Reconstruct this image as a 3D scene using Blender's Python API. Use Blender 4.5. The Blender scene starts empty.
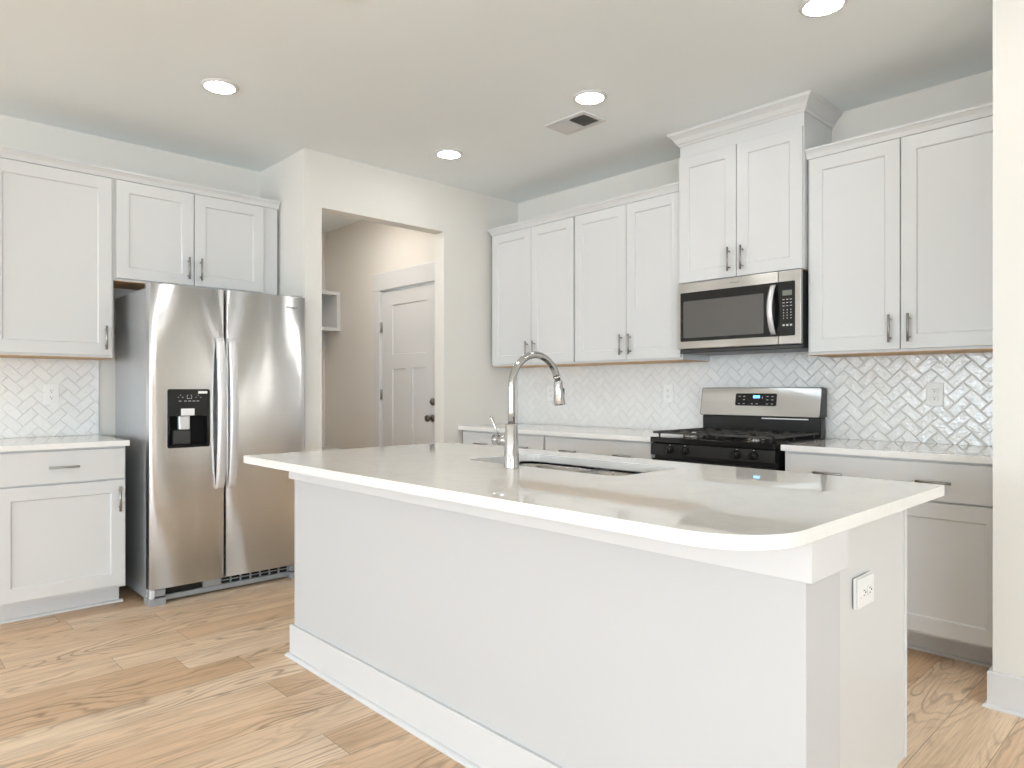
import bpy, bmesh, math, random
from mathutils import Vector, Matrix
random.seed(7)
S = bpy.context.scene
C = S.collection
PI = math.pi

# ------------------------------------------------------------------ camera, world, light, exposure
H = 2.744                     # ceiling height
WL = -0.678                   # plane of the wall behind the refrigerator
cam_d = bpy.data.cameras.new('camera'); cam = bpy.data.objects.new('camera', cam_d); C.objects.link(cam)
cam.location = (4.1499, -4.0125, 1.1855)
cam.rotation_euler = (PI/2, 0, 0.81127)
cam_d.sensor_width = 36.0; cam_d.lens = 692.76/1024*36.0
cam_d.shift_y = 6.456/1024
cam_d.clip_start = 0.05
S.camera = cam

wd = bpy.data.worlds.new('daylight'); S.world = wd; wd.use_nodes = True
bgn = wd.node_tree.nodes['Background']
# overcast sky above the horizon, below it an unseen ground glow added to lift the ceiling
_wt = wd.node_tree; _tc = _wt.nodes.new('ShaderNodeTexCoord'); _sx = _wt.nodes.new('ShaderNodeSeparateXYZ')
_wt.links.new(_tc.outputs['Generated'], _sx.inputs[0])
_wr = _wt.nodes.new('ShaderNodeValToRGB'); _wm = _wt.nodes.new('ShaderNodeMath'); _wm.operation = 'MULTIPLY_ADD'
_wt.links.new(_sx.outputs[2], _wm.inputs[0]); _wm.inputs[1].default_value = 0.5; _wm.inputs[2].default_value = 0.5
_wt.links.new(_wm.outputs[0], _wr.inputs[0])
SKY_COL = (0.83, 0.97, 1.10, 1); GROUND_COL = (0.68, 0.795, 0.90, 1)
_wr.color_ramp.elements[0].position = 0.485; _wr.color_ramp.elements[0].color = GROUND_COL
_wr.color_ramp.elements[1].position = 0.515; _wr.color_ramp.elements[1].color = SKY_COL
_wt.links.new(_wr.outputs[0], bgn.inputs['Color'])
bgn.inputs['Strength'].default_value = 15.5

S.view_settings.view_transform = 'Standard'; S.view_settings.look = 'None'
S.view_settings.gamma = 1.0; S.view_settings.use_curve_mapping = False
S.view_settings.exposure = 0.15
S.cycles.max_bounces = 12; S.cycles.diffuse_bounces = 8; S.cycles.glossy_bounces = 6
S.cycles.sample_clamp_indirect = 6.0
S.cycles.caustics_reflective = False; S.cycles.caustics_refractive = False
S.cycles.use_denoising = True

# window openings of the room behind the camera: (axis, a0, a1, z0, z1)
YB, XR = -12.0, 9.6
WIN_BACK = [(-0.1, 1.9, 0.45, 2.15), (2.5, 4.9, 0.45, 2.15), (6.7, 7.5, 0.45, 2.15)]
WIN_RIGHT = [(-11.2, -9.0, 0.45, 2.15), (-8.3, -4.7, 0.45, 2.15)]
def portal(loc, rot, sx, sy):
    l = bpy.data.lights.new('window_portal', 'AREA'); l.shape = 'RECTANGLE'; l.size = sx; l.size_y = sy
    l.cycles.is_portal = True
    o = bpy.data.objects.new('window_portal', l); C.objects.link(o); o.location = loc; o.rotation_euler = rot
for a0, a1, z0, z1 in WIN_BACK: portal(((a0+a1)/2, YB-0.02, (z0+z1)/2), (PI/2, 0, 0), a1-a0, z1-z0)
for a0, a1, z0, z1 in WIN_RIGHT: portal((XR+0.02, (a0+a1)/2, (z0+z1)/2), (PI/2, 0, PI/2), a1-a0, z1-z0)

# ------------------------------------------------------------------ node helpers
class NT:
    def __init__(s, name):
        s.m = bpy.data.materials.new(name); s.m.use_nodes = True
        s.t = s.m.node_tree; s.n = s.t.nodes; s.l = s.t.links
        s.b = s.n['Principled BSDF']
    def new(s, t, **k):
        n = s.n.new(t)
        for a, v in k.items(): setattr(n, a, v)
        return n
    def put(s, sock, v):
        if hasattr(v, 'is_linked') or isinstance(v, bpy.types.NodeSocket): s.l.new(v, sock)
        else: sock.default_value = v
    def math(s, op, a, b=None, c=None, clamp=False):
        n = s.new('ShaderNodeMath', operation=op); n.use_clamp = clamp
        s.put(n.inputs[0], a)
        if b is not None: s.put(n.inputs[1], b)
        if c is not None: s.put(n.inputs[2], c)
        return n.outputs[0]
    def noise(s, vec, scale, detail=2.0, rough=0.5, dist=0.0):
        n = s.new('ShaderNodeTexNoise'); s.l.new(vec, n.inputs['Vector'])
        n.inputs['Scale'].default_value = scale; n.inputs['Detail'].default_value = detail
        n.inputs['Roughness'].default_value = rough; n.inputs['Distortion'].default_value = dist
        return n.outputs['Fac']
    def comb(s, x, y, z):
        n = s.new('ShaderNodeCombineXYZ'); s.put(n.inputs[0], x); s.put(n.inputs[1], y); s.put(n.inputs[2], z); return n.outputs[0]
    def pos(s):
        g = s.new('ShaderNodeNewGeometry'); x = s.new('ShaderNodeSeparateXYZ'); s.l.new(g.outputs['Position'], x.inputs[0])
        return g.outputs['Position'], x.outputs[0], x.outputs[1], x.outputs[2]
    def ramp(s, f, stops, interp='LINEAR'):
        n = s.new('ShaderNodeValToRGB'); n.color_ramp.interpolation = interp; s.l.new(f, n.inputs[0])
        e = n.color_ramp.elements
        while len(e) < len(stops): e.new(0.5)
        for q, (p, c) in zip(e, stops): q.position = p; q.color = (*c, 1)
        return n.outputs[0]
    def mix(s, f, a, b, mode='MIX'):
        n = s.new('ShaderNodeMix', data_type='RGBA', blend_type=mode)
        s.put(n.inputs[0], f)
        for i, v in ((6, a), (7, b)):
            if isinstance(v, tuple): n.inputs[i].default_value = (*v, 1)
            else: s.l.new(v, n.inputs[i])
        return n.outputs[2]
    def white(s, vec):
        n = s.new('ShaderNodeTexWhiteNoise', noise_dimensions='3D'); s.l.new(vec, n.inputs[0]); return n.outputs['Value'], n.outputs['Color']
    def bump(s, h, strength, dist=1.0):
        n = s.new('ShaderNodeBump'); s.l.new(h, n.inputs['Height']); n.inputs['Strength'].default_value = strength
        n.inputs['Distance'].default_value = dist; s.l.new(n.outputs[0], s.b.inputs['Normal']); return n
    def set(s, color=None, rough=None, metal=None, coat=None, spec=None):
        if color is not None:
            if isinstance(color, tuple): s.b.inputs['Base Color'].default_value = (*color, 1)
            else: s.l.new(color, s.b.inputs['Base Color'])
        if rough is not None: s.put(s.b.inputs['Roughness'], rough)
        if metal is not None: s.b.inputs['Metallic'].default_value = metal
        if coat is not None: s.b.inputs['Coat Weight'].default_value = coat
        if spec is not None: s.b.inputs['Specular IOR Level'].default_value = spec
        return s

def paint(name, col, rough=0.5, bump=0.0, scale=250.0, spec=0.4):
    t = NT(name); p, x, y, z = t.pos()
    v = t.noise(p, 1.3, 2)
    c2 = tuple(k*0.985 for k in col)
    t.set(t.mix(v, col, c2), rough, spec=spec)
    if bump: t.bump(t.noise(p, scale, 2), bump, 0.001)
    return t.m
def plain(name, col, rough=0.4, metal=0.0, coat=0.0, spec=0.5):
    t = NT(name); p, x, y, z = t.pos()
    c2 = tuple(k*0.95 for k in col)
    t.set(t.mix(t.noise(p, 9.0, 1), col, c2), rough, metal, coat, spec)
    return t.m
def emit(name, col, strength):
    t = NT(name); t.set(col, 0.5); t.b.inputs['Emission Color'].default_value = (*col, 1); t.b.inputs['Emission Strength'].default_value = strength
    return t.m

M = {}
M['wall'] = paint('wall_paint', (0.705, 0.685, 0.642), 0.6, 0.15)
M['ceiling'] = paint('ceiling_paint', (0.83, 0.875, 0.895), 0.75, 0.25, 180)
M['hallpaint'] = paint('hall_paint', (0.70, 0.665, 0.62), 0.6, 0.15)
M['trim'] = paint('trim_paint', (0.64, 0.64, 0.645), 0.35)
M['cab'] = paint('cabinet_paint', (0.62, 0.62, 0.615), 0.32)
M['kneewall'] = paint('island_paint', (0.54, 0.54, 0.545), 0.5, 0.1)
M['chrome'] = plain('chrome', (0.50, 0.50, 0.50), 0.10, 1.0)
M['nickel'] = plain('satin_nickel', (0.36, 0.35, 0.33), 0.40, 1.0)
M['bronze'] = plain('dark_bronze', (0.12, 0.10, 0.085), 0.35, 0.8)
M['sinksteel'] = plain('sink_steel', (0.40, 0.39, 0.375), 0.25, 1.0)
M['blackgloss'] = plain('black_gloss', (0.010, 0.0095, 0.009), 0.10, 0, 0, 0.35)
M['black'] = plain('black_enamel', (0.016, 0.0155, 0.015), 0.25, 0, 0, 0.3)
M['matteblack'] = plain('matte_black', (0.008, 0.008, 0.008), 0.7, 0, 0, 0.15)
M['iron'] = plain('cast_iron', (0.035, 0.032, 0.03), 0.5)
M['darkrim'] = plain('dark_rim', (0.03, 0.03, 0.03), 0.4)
M['fridgeside'] = plain('grey_painted_steel', (0.42, 0.43, 0.44), 0.35, 0.35)
M['fridgeplastic'] = plain('grey_plastic', (0.30, 0.305, 0.31), 0.4)
M['handlesteel'] = plain('pale_handle_steel', (0.80, 0.80, 0.81), 0.28, 0.55)
M['outlet'] = plain('outlet_plastic', (0.80, 0.80, 0.79), 0.3)
M['slot'] = plain('outlet_slot', (0.05, 0.05, 0.05), 0.5)
M['rawwood'] = None
M['lens'] = emit('lamp_lens', (1.0, 0.975, 0.94), 60.0)
M['hall_lens'] = emit('hall_lamp_lens', (1.0, 0.94, 0.86), 48.0)
M['bluelcd'] = emit('blue_clock', (0.12, 0.45, 1.0), 2.2)
M['lcd'] = plain('grey_display', (0.17, 0.19, 0.155), 0.2)
M['legend'] = plain('legend_print', (0.50, 0.50, 0.50), 0.5)
M['logo'] = plain('logo_print', (0.22, 0.21, 0.20), 0.4)
M['sticker'] = plain('white_sticker', (0.8, 0.8, 0.8), 0.5)
M['trayplastic'] = plain('dispenser_grey', (0.045, 0.045, 0.045), 0.3)
M['micwindow'] = plain('mesh_window', (0.085, 0.08, 0.075), 0.12, 0.0, 0.5)
M['dark'] = plain('duct_dark', (0.10, 0.095, 0.09), 0.8)

def raw_wood():
    t = NT('raw_plywood'); p, x, y, z = t.pos()
    g = t.noise(t.comb(t.math('MULTIPLY', x, 3.0), t.math('MULTIPLY', y, 3.0), t.math('MULTIPLY', z, 40.0)), 6.0, 3)
    t.set(t.ramp(g, [(0.3, (0.42, 0.24, 0.10)), (0.7, (0.62, 0.40, 0.20))]), 0.5); return t.m
M['rawwood'] = raw_wood()

def steel(name, col=(0.60, 0.575, 0.54), rough=0.30, wav=0.0):
    t = NT(name); p, x, y, z = t.pos()
    g = t.noise(t.comb(t.math('MULTIPLY', x, 1.5), t.math('MULTIPLY', y, 1.5), t.math('MULTIPLY', z, 900.0)), 1.0, 1)
    t.set(t.mix(g, col, tuple(k*0.93 for k in col)), rough, 1.0)
    t.b.inputs['Anisotropic'].default_value = 1.0
    tan = t.new('ShaderNodeTangent', direction_type='RADIAL', axis='Z')
    t.l.new(tan.outputs[0], t.b.inputs['Tangent']); t.b.inputs['Anisotropic Rotation'].default_value = 0.25
    if wav:
        w = t.noise(t.comb(x, y, t.math('MULTIPLY', z, 0.55)), 2.6, 1.5, 0.4)
        t.bump(w, 1.0, wav)
    return t.m
M['steel'] = steel('brushed_steel', (0.66, 0.655, 0.64), 0.32)
M['steeldoor'] = steel('brushed_steel_door', (0.88, 0.885, 0.89), 0.32, 0.0035)

def quartz():
    t = NT('white_quartz'); p, x, y, z = t.pos()
    a = t.noise(p, 3.0, 5, 0.6, 1.2); b = t.noise(p, 55.0, 3, 0.6)
    v = t.math('ABSOLUTE', t.math('SUBTRACT', a, 0.5))
    vein = t.math('SUBTRACT', 1.0, t.math('MULTIPLY', v, 22.0), clamp=True)
    c = t.mix(t.math('MULTIPLY', vein, 0.35), (0.785, 0.775, 0.75), (0.69, 0.68, 0.655))
    c = t.mix(t.math('MULTIPLY', b, 0.25), c, (0.84, 0.83, 0.81))
    t.set(c, 0.015, spec=0.62, coat=0.15); t.b.inputs['Coat Roughness'].default_value = 0.01; t.b.inputs['IOR'].default_value = 1.55
    return t.m
M['quartz'] = quartz()

def oak_floor():
    t = NT('oak_planks'); p, x, y, z = t.pos()
    W, L = 0.181, 1.52
    cx = t.math('DIVIDE', t.math('SUBTRACT', x, 1.244), W); col = t.math('FLOOR', cx)
    off, _ = t.white(t.comb(col, 3.7, 1.1))
    cy = t.math('ADD', t.math('DIVIDE', y, L), t.math('MULTIPLY', off, 5.0)); row = t.math('FLOOR', cy)
    fx = t.math('FRACT', cx); fy = t.math('FRACT', cy)
    r, rc = t.white(t.comb(col, row, 0.5)); r2, _ = t.white(t.comb(row, col, 9.5))
    ox = t.math('MULTIPLY', r, 37.0); oy = t.math('MULTIPLY', r2, 53.0)
    # cathedral figure = contour lines of a stretched noise
    base = t.noise(t.comb(t.math('ADD', t.math('MULTIPLY', x, 4.6), ox), t.math('ADD', t.math('MULTIPLY', y, 0.75), oy), r), 1.0, 2.0, 0.45, 0.25)
    wob = t.noise(t.comb(t.math('ADD', t.math('MULTIPLY', x, 24.0), ox), t.math('ADD', t.math('MULTIPLY', y, 7.0), oy), r), 1.0, 2.0)
    f = t.math('ADD', t.math('MULTIPLY', base, 20.0), t.math('MULTIPLY', wob, 0.9))
    ring = t.math('PINGPONG', f, 0.5)
    line = t.math('SUBTRACT', 1.0, t.math('MULTIPLY', ring, 4.5), clamp=True)
    mask = t.math('MULTIPLY', t.math('SUBTRACT', t.noise(t.comb(t.math('ADD', t.math('MULTIPLY', x, 7.0), oy), t.math('ADD', t.math('MULTIPLY', y, 1.0), ox), r), 1.0, 2.0), 0.36), 3.2, clamp=True)
    fib = t.noise(t.comb(t.math('ADD', t.math('MULTIPLY', x, 220.0), ox), t.math('MULTIPLY', y, 6.0), r), 1.0, 3.0, 0.6)
    broad = t.noise(t.comb(t.math('ADD', t.math('MULTIPLY', x, 12.0), ox), t.math('ADD', t.math('MULTIPLY', y, 1.2), oy), r2), 1.0, 2.0)
    tone = t.ramp(r, [(0.0, (0.70, 0.485, 0.305)), (0.35, (0.79, 0.575, 0.385)), (0.7, (0.86, 0.665, 0.475)), (1.0, (0.90, 0.735, 0.565))])
    c = t.mix(t.math('MULTIPLY', t.math('SUBTRACT', broad, 0.35, clamp=True), 0.9), tone, (0.40, 0.245, 0.135))
    c = t.mix(t.math('MULTIPLY', t.math('MULTIPLY', line, mask), 0.75), c, (0.22, 0.12, 0.06))
    c = t.mix(t.math('MULTIPLY', t.math('SUBTRACT', fib, 0.42, clamp=True), 1.3), c, (0.30, 0.185, 0.10))
    ex = t.math('MINIMUM', fx, t.math('SUBTRACT', 1.0, fx)); ey = t.math('MINIMUM', fy, t.math('SUBTRACT', 1.0, fy))
    gap = t.math('MAXIMUM', t.math('LESS_THAN', t.math('MULTIPLY', ex, W), 0.0011), t.math('LESS_THAN', t.math('MULTIPLY', ey, L), 0.0011))
    c = t.mix(t.math('MULTIPLY', gap, 0.6), c, (0.10, 0.06, 0.035))
    t.set(c, t.math('ADD', 0.34, t.math('MULTIPLY', fib, 0.15)), spec=0.4)
    h = t.math('SUBTRACT', t.math('MULTIPLY', fib, 0.3), gap)
    t.bump(h, 0.25, 0.001)
    return t.m
M['floor'] = oak_floor()

def herringbone(name, axis):
    t = NT(name); p, x, y, z = t.pos()
    h = x if axis == 'x' else y
    w = 0.0508; k = 1/(w*math.sqrt(2))
    a = t.math('MULTIPLY', t.math('ADD', t.math('ADD', h, z), 20.0), k)
    b = t.math('MULTIPLY', t.math('ADD', t.math('SUBTRACT', z, h), 20.0), k)
    i = t.math('FLOOR', a); j = t.math('FLOOR', b); fa = t.math('FRACT', a); fb = t.math('FRACT', b)
    q = t.math('FLOORED_MODULO', t.math('SUBTRACT', i, j), 4.0)
    hor = t.math('LESS_THAN', q, 1.5)
    ver = t.math('SUBTRACT', 1.0, hor)
    def sel(A, B): return t.math('ADD', t.math('MULTIPLY', hor, A), t.math('MULTIPLY', ver, B))
    q5 = t.math('SUBTRACT', 3.0, q)
    lu = sel(t.math('ADD', fa, q), t.math('ADD', fb, q5))          # 0..3 along the tile
    lv = sel(fb, fa)                                                # 0..1 across
    ti = sel(t.math('SUBTRACT', i, q), i); tj = sel(j, t.math('SUBTRACT', j, q5))
    r, rc = t.white(t.comb(ti, tj, hor)); sp = t.new('ShaderNodeSeparateXYZ'); t.l.new(rc, sp.inputs[0])
    du = t.math('MINIMUM', lu, t.math('SUBTRACT', 2.0, lu)); dv = t.math('MINIMUM', lv, t.math('SUBTRACT', 1.0, lv))
    d = t.math('MINIMUM', du, dv)
    tile = t.math('MULTIPLY', t.math('SUBTRACT', d, 0.022), 45.0, clamp=True)
    edge = t.math('MULTIPLY', t.math('SUBTRACT', d, 0.022), 14.0, clamp=True)
    tx = t.math('MULTIPLY', t.math('SUBTRACT', sp.outputs[0], 0.5), lu)
    ty = t.math('MULTIPLY', t.math('SUBTRACT', sp.outputs[1], 0.5), lv)
    loc = t.comb(t.math('ADD', lu, t.math('MULTIPLY', r, 61.0)), lv, t.math('MULTIPLY', sp.outputs[2], 40.0))
    n1 = t.noise(loc, 1.1, 1.0); n2 = t.noise(loc, 3.6, 2.0, 0.55)
    ht = t.math('ADD', t.math('MULTIPLY', n1, 1.0), t.math('MULTIPLY', n2, 0.9))
    ht = t.math('ADD', ht, t.math('ADD', t.math('MULTIPLY', tx, 0.35), t.math('MULTIPLY', ty, 0.5)))
    ht = t.math('ADD', t.math('MULTIPLY', ht, edge), t.math('MULTIPLY', edge, -0.3))
    c = t.mix(r, (0.80, 0.80, 0.79), (0.76, 0.76, 0.75))
    c = t.mix(tile, (0.63, 0.63, 0.615), c)
    t.set(c, t.math('SUBTRACT', 0.6, t.math('MULTIPLY', tile, 0.55)), spec=1.0)
    t.bump(ht, 1.0, 0.0024)
    return t.m
M['tile_x'] = herringbone('glazed_herringbone_tile', 'x')
M['tile_y'] = herringbone('glazed_herringbone_tile_side', 'y')

# ------------------------------------------------------------------ mesh helpers
def bx(bm, x0, x1, y0, y1, z0, z1, bev=0.0, seg=1):
    r = bmesh.ops.create_cube(bm, size=1.0); vs = r['verts']
    for v in vs:
        v.co = Vector(((x0+x1)/2 + v.co.x*(x1-x0), (y0+y1)/2 + v.co.y*(y1-y0), (z0+z1)/2 + v.co.z*(z1-z0)))
    if bev:
        es = list({e for v in vs for e in v.link_edges})
        bmesh.ops.bevel(bm, geom=es, offset=bev, segments=seg, profile=0.5, affect='EDGES')
def cyl(bm, p0, p1, r0, r1=None, n=20, cap=True):
    r1 = r0 if r1 is None else r1
    tube(bm, [p0, p1], [r0, r1], n, cap)
def tube(bm, pts, rad, n=16, cap=True):
    pts = [Vector(p) for p in pts]
    if not isinstance(rad, (list, tuple)): rad = [rad]*len(pts)
    tan = []
    for i in range(len(pts)):
        a = pts[max(i-1, 0)]; b = pts[min(i+1, len(pts)-1)]; tan.append((b-a).normalized())
    ref = Vector((0, 0, 1)) if abs(tan[0].z) < 0.9 else Vector((1, 0, 0))
    u = tan[0].cross(ref).normalized(); rings = []
    for p, t, r in zip(pts, tan, rad):
        u = (u - t*u.dot(t)).normalized(); w = t.cross(u)
        rings.append([bm.verts.new(p + (u*math.cos(2*PI*k/n) + w*math.sin(2*PI*k/n))*r) for k in range(n)])
    for A, B in zip(rings, rings[1:]):
        for k in range(n):
            f = bm.faces.new((A[k], A[(k+1) % n], B[(k+1) % n], B[k])); f.smooth = True
    if cap:
        bm.faces.new(rings[0][::-1]); bm.faces.new(rings[-1])
def lathe(bm, prof, c=(0, 0, 0), n=32, axis='z', smooth=True):
    rings = []
    for r, h in prof:
        ring = []
        for k in range(n):
            a = 2*PI*k/n; ca, sa = r*math.cos(a), r*math.sin(a)
            v = {'z': (ca, sa, h), 'y': (ca, h, sa), 'x': (h, ca, sa)}[axis]
            ring.append(bm.verts.new(Vector(c)+Vector(v)))
        rings.append(ring)
    for A, B in zip(rings, rings[1:]):
        for k in range(n):
            f = bm.faces.new((A[k], A[(k+1) % n], B[(k+1) % n], B[k])); f.smooth = smooth
    bm.faces.new(rings[0][::-1]); bm.faces.new(rings[-1])
def sweep(bm, path, prof, closed=False):
    """mitred sweep of a closed profile [(out, z)] along a plan path; out is the right-hand side of travel"""
    P = [Vector(p) for p in path]; n = len(P); rows = []
    for i in range(n):
        def nrm(a, b):
            d = (b-a).normalized(); return Vector((d.y, -d.x))
        if i == 0: m = nrm(P[0], P[1])
        elif i == n-1: m = nrm(P[-2], P[-1])
        else:
            a, b = nrm(P[i-1], P[i]), nrm(P[i], P[i+1]); m = (a+b)/(1+a.dot(b))
        rows.append([bm.verts.new((P[i].x+m.x*o, P[i].y+m.y*o, z)) for o, z in prof])
    k = len(prof)
    for A, B in zip(rows, rows[1:]):
        for q in range(k): bm.faces.new((A[q], A[(q+1) % k], B[(q+1) % k], B[q]))
    bm.faces.new(rows[0][::-1]); bm.faces.new(rows[-1])
def rrect(x0, x1, y0, y1, r, n=6):
    """rounded rectangle loop; r = radius or four radii (x1y1, x0y1, x0y0, x1y0)"""
    rs = r if isinstance(r, (list, tuple)) else [r]*4
    out = []
    for (cx, cy, a0), q in zip([(x1, y1, 0), (x0, y1, PI/2), (x0, y0, PI), (x1, y0, 1.5*PI)], rs):
        sx = -1 if cx == x1 else 1; sy = -1 if cy == y1 else 1
        if q <= 1e-6: out.append((cx, cy)); continue
        m = max(2, int(n*(1 + q*8)))
        for k in range(m+1):
            a = a0 + PI/2*k/m; out.append((cx+sx*q+q*math.cos(a), cy+sy*q+q*math.sin(a)))
    return out
def slab(bm, outer, z0, z1, hole=None, plane='xy'):
    """plate with outline `outer` (and an optional hole) between two levels; plane 'xz' stands it up, levels then run along y"""
    def V(p, z): return bm.verts.new((p[0], p[1], z) if plane == 'xy' else (p[0], z, p[1]))
    sides = []
    for z in (z0, z1):
        loops = [[V(p, z) for p in outer]] + ([[V(p, z) for p in hole]] if hole else [])
        if hole:
            es = []
            for lp in loops:
                for a, b in zip(lp, lp[1:]+lp[:1]): es.append(bm.edges.new((a, b)))
            bmesh.ops.triangle_fill(bm, edges=es, use_beauty=True)
        else: bm.faces.new(loops[0])
        sides.append(loops)
    for A, B in zip(*sides):
        n = len(A)
        for k in range(n): bm.faces.new((A[k], A[(k+1) % n], B[(k+1) % n], B[k]))
def B(): return bmesh.new()
def obj(name, bm, mat, parent=None, bevel=0.0, bseg=2, rec=True, label=None):
    bmesh.ops.recalc_face_normals(bm, faces=bm.faces)
    off = Vector((0, 0, 0))
    if parent is None and rec:
        xs = [v.co.x for v in bm.verts]; ys = [v.co.y for v in bm.verts]; zs = [v.co.z for v in bm.verts]
        off = Vector(((min(xs)+max(xs))/2, (min(ys)+max(ys))/2, min(zs)))
        for v in bm.verts: v.co -= off
    me = bpy.data.meshes.new(name); bm.to_mesh(me); bm.free(); me.materials.append(M[mat] if isinstance(mat, str) else mat)
    o = bpy.data.objects.new(name, me); C.objects.link(o); o.location = off
    if parent is not None: o.parent = parent
    if label: o['label'] = label
    if bevel:
        m = o.modifiers.new('bevel', 'BEVEL'); m.width = bevel; m.segments = bseg; m.limit_method = 'ANGLE'; m.angle_limit = math.radians(38)
        m.harden_normals = False
    return o
def box_obj(name, mat, parent, *a, bev=0.0, label=None):
    bm = B(); bx(bm, *a, bev=bev); return obj(name, bm, mat, parent, label=label)
def tag(o, label, cat, group=None):
    o['label'] = label; o['category'] = cat
    if group: o['group'] = group
    return o
def thing(name, label, cat, loc=(0, 0, 0), rz=0, group=None):
    o = bpy.data.objects.new(name, None); C.objects.link(o); o.location = loc; o.rotation_euler = (0, 0, rz); o.empty_display_size = 0.1
    return tag(o, label, cat, group)
def struct(name, bm, mat, bevel=0.0, parent=None):
    o = obj(name, bm, mat, parent, bevel=bevel, rec=False)
    if parent is None: o['kind'] = 'structure'
    return o
def copy_tree(o, parent=None):
    c = o.copy(); C.objects.link(c)
    if parent is not None: c.parent = parent
    for ch in [q for q in bpy.data.objects if q.parent == o]: copy_tree(ch, c)
    return c
def text_part(name, txt, size, mat, parent, loc, rot=(PI/2, 0, 0), depth=0.0003, align='CENTER'):
    cu = bpy.data.curves.new(name, 'FONT'); cu.body = txt; cu.size = size; cu.extrude = depth; cu.align_x = align; cu.align_y = 'CENTER'
    t = bpy.data.objects.new(name, cu); C.objects.link(t)
    me = bpy.data.meshes.new_from_object(t); bpy.data.objects.remove(t)
    me.materials.clear(); me.materials.append(M[mat])
    o = bpy.data.objects.new(name, me); C.objects.link(o); o.parent = parent; o.location = loc; o.rotation_euler = rot
    return o

# ------------------------------------------------------------------ room shell
bm = B(); bx(bm, -2.4, XR+0.2, YB-0.2, 0.15, -0.08, 0.0); struct('floor', bm, 'floor')
bm = B(); bx(bm, -2.4, XR+0.2, YB-0.2, 0.15, H, H+0.08); struct('ceiling', bm, 'ceiling')
bm = B(); bx(bm, WL-0.115, WL, YB, -1.91, 0, H); struct('wall_left', bm, 'wall')
bm = B(); bx(bm, -2.2, 0.0, -1.91, -1.79, 0, H); struct('wall_left_return', bm, 'wall')
OZ = 2.384; OY0, OY1 = -1.79, -0.782
bm = B(); bx(bm, -0.115, 0, OY1, 0, 0, H); bx(bm, -0.115, 0, OY0, OY1, OZ, H); struct('wall_doorway', bm, 'wall')
bm = B(); bx(bm, -0.115, 3.6, 0.0, 0.115, 0, H); struct('wall_range', bm, 'wall')
YS = -0.915; XS = 3.507
bm = B(); bx(bm, XS, XR+0.1, YS, YS+0.115, 0, H); bx(bm, XS, XS+0.115, YS+0.115, 0, 0, H); struct('wall_right_end', bm, 'wall')
# hall beyond the opening
HY = -0.64; DX0, DX1, DZ = -1.068, -0.262, 2.05
bm = B(); bx(bm, -2.2, DX0-0.02, HY, HY+0.115, 0, H); bx(bm, DX1+0.02, -0.115, HY, HY+0.115, 0, H); bx(bm, DX0-0.02, DX1+0.02, HY, HY+0.115, DZ+0.02, H)
struct('wall_hall', bm, 'hallpaint')
bm = B(); bx(bm, -2.2, -2.08, -1.79, HY, 0, H); struct('wall_hall_left', bm, 'hallpaint')
# walls with windows behind the camera
def wall_with_windows(name, wins, lo, hi, fixed, horiz):
    bm = B()
    def put(a0, a1, z0, z1):
        if a1-a0 < 1e-4 or z1-z0 < 1e-4: return
        if horiz: bx(bm, a0, a1, fixed-0.12, fixed, z0, z1)
        else: bx(bm, fixed, fixed+0.12, a0, a1, z0, z1)
    cur = lo
    for a0, a1, z0, z1 in wins:
        put(cur, a0, 0, H); put(a0, a1, 0, z0); put(a0, a1, z1, H); cur = a1
    put(cur, hi, 0, H)
    return struct(name, bm, 'wall')
wall_with_windows('wall_back', WIN_BACK, WL-0.115, XR+0.12, YB, True)
wall_with_windows('wall_right', WIN_RIGHT, YB, YS+0.1, XR, False)
def window_frame(idx, a0, a1, z0, z1, fixed, horiz):
    bm = B(); t = 0.05
    n = max(2, round((a1-a0)/0.85))
    bars = [(a0, a1, z0, z0+t), (a0, a1, z1-t, z1)]
    for k in range(n+1):
        c = a0 + (a1-a0)*k/n; bars.append((max(a0, c-t/2), min(a1, c+t/2), z0+t, z1-t))
    for p, q, r, s in bars:
        if horiz: bx(bm, p, q, fixed-0.09, fixed-0.04, r, s)
        else: bx(bm, fixed+0.04, fixed+0.09, p, q, r, s)
    struct('window_%d' % idx, bm, 'trim')
i = 1
for w in WIN_BACK: window_frame(i, *w, YB, True); i += 1
for w in WIN_RIGHT: window_frame(i, *w, XR, False); i += 1

# baseboards: board with quarter-round shoe
def base_prof(h=0.135, t=0.015, q=0.014):
    pr = [(0, 0), (t+q, 0)]
    for k in range(1, 5):
        a = PI/2*k/4; pr.append((t+q*math.cos(a), q*math.sin(a)))
    pr += [(t, h-0.004), (t-0.004, h), (0, h)]
    return pr
def baseboard(name, path, **k):
    bm = B(); sweep(bm, path, base_prof(**k)); return struct(name, bm, 'trim')
baseboard('baseboard_right_end', [(XS, YS+0.105), (XS, YS), (XR, YS)])
baseboard('baseboard_doorway', [(0, -0.66), (0, OY1), (-0.115, OY1)][::-1])
baseboard('baseboard_left_return', [(-0.3, -1.91), (0.0, -1.91), (0.0, -1.79), (-0.115, -1.79)])
baseboard('baseboard_left', [(WL, YB), (WL, -3.54)])
baseboard('baseboard_hall', [(-2.08, -1.2), (-2.08, HY), (DX0-0.12, HY)])
baseboard('baseboard_right', [(XR, YS), (XR, -2.4)])

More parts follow.
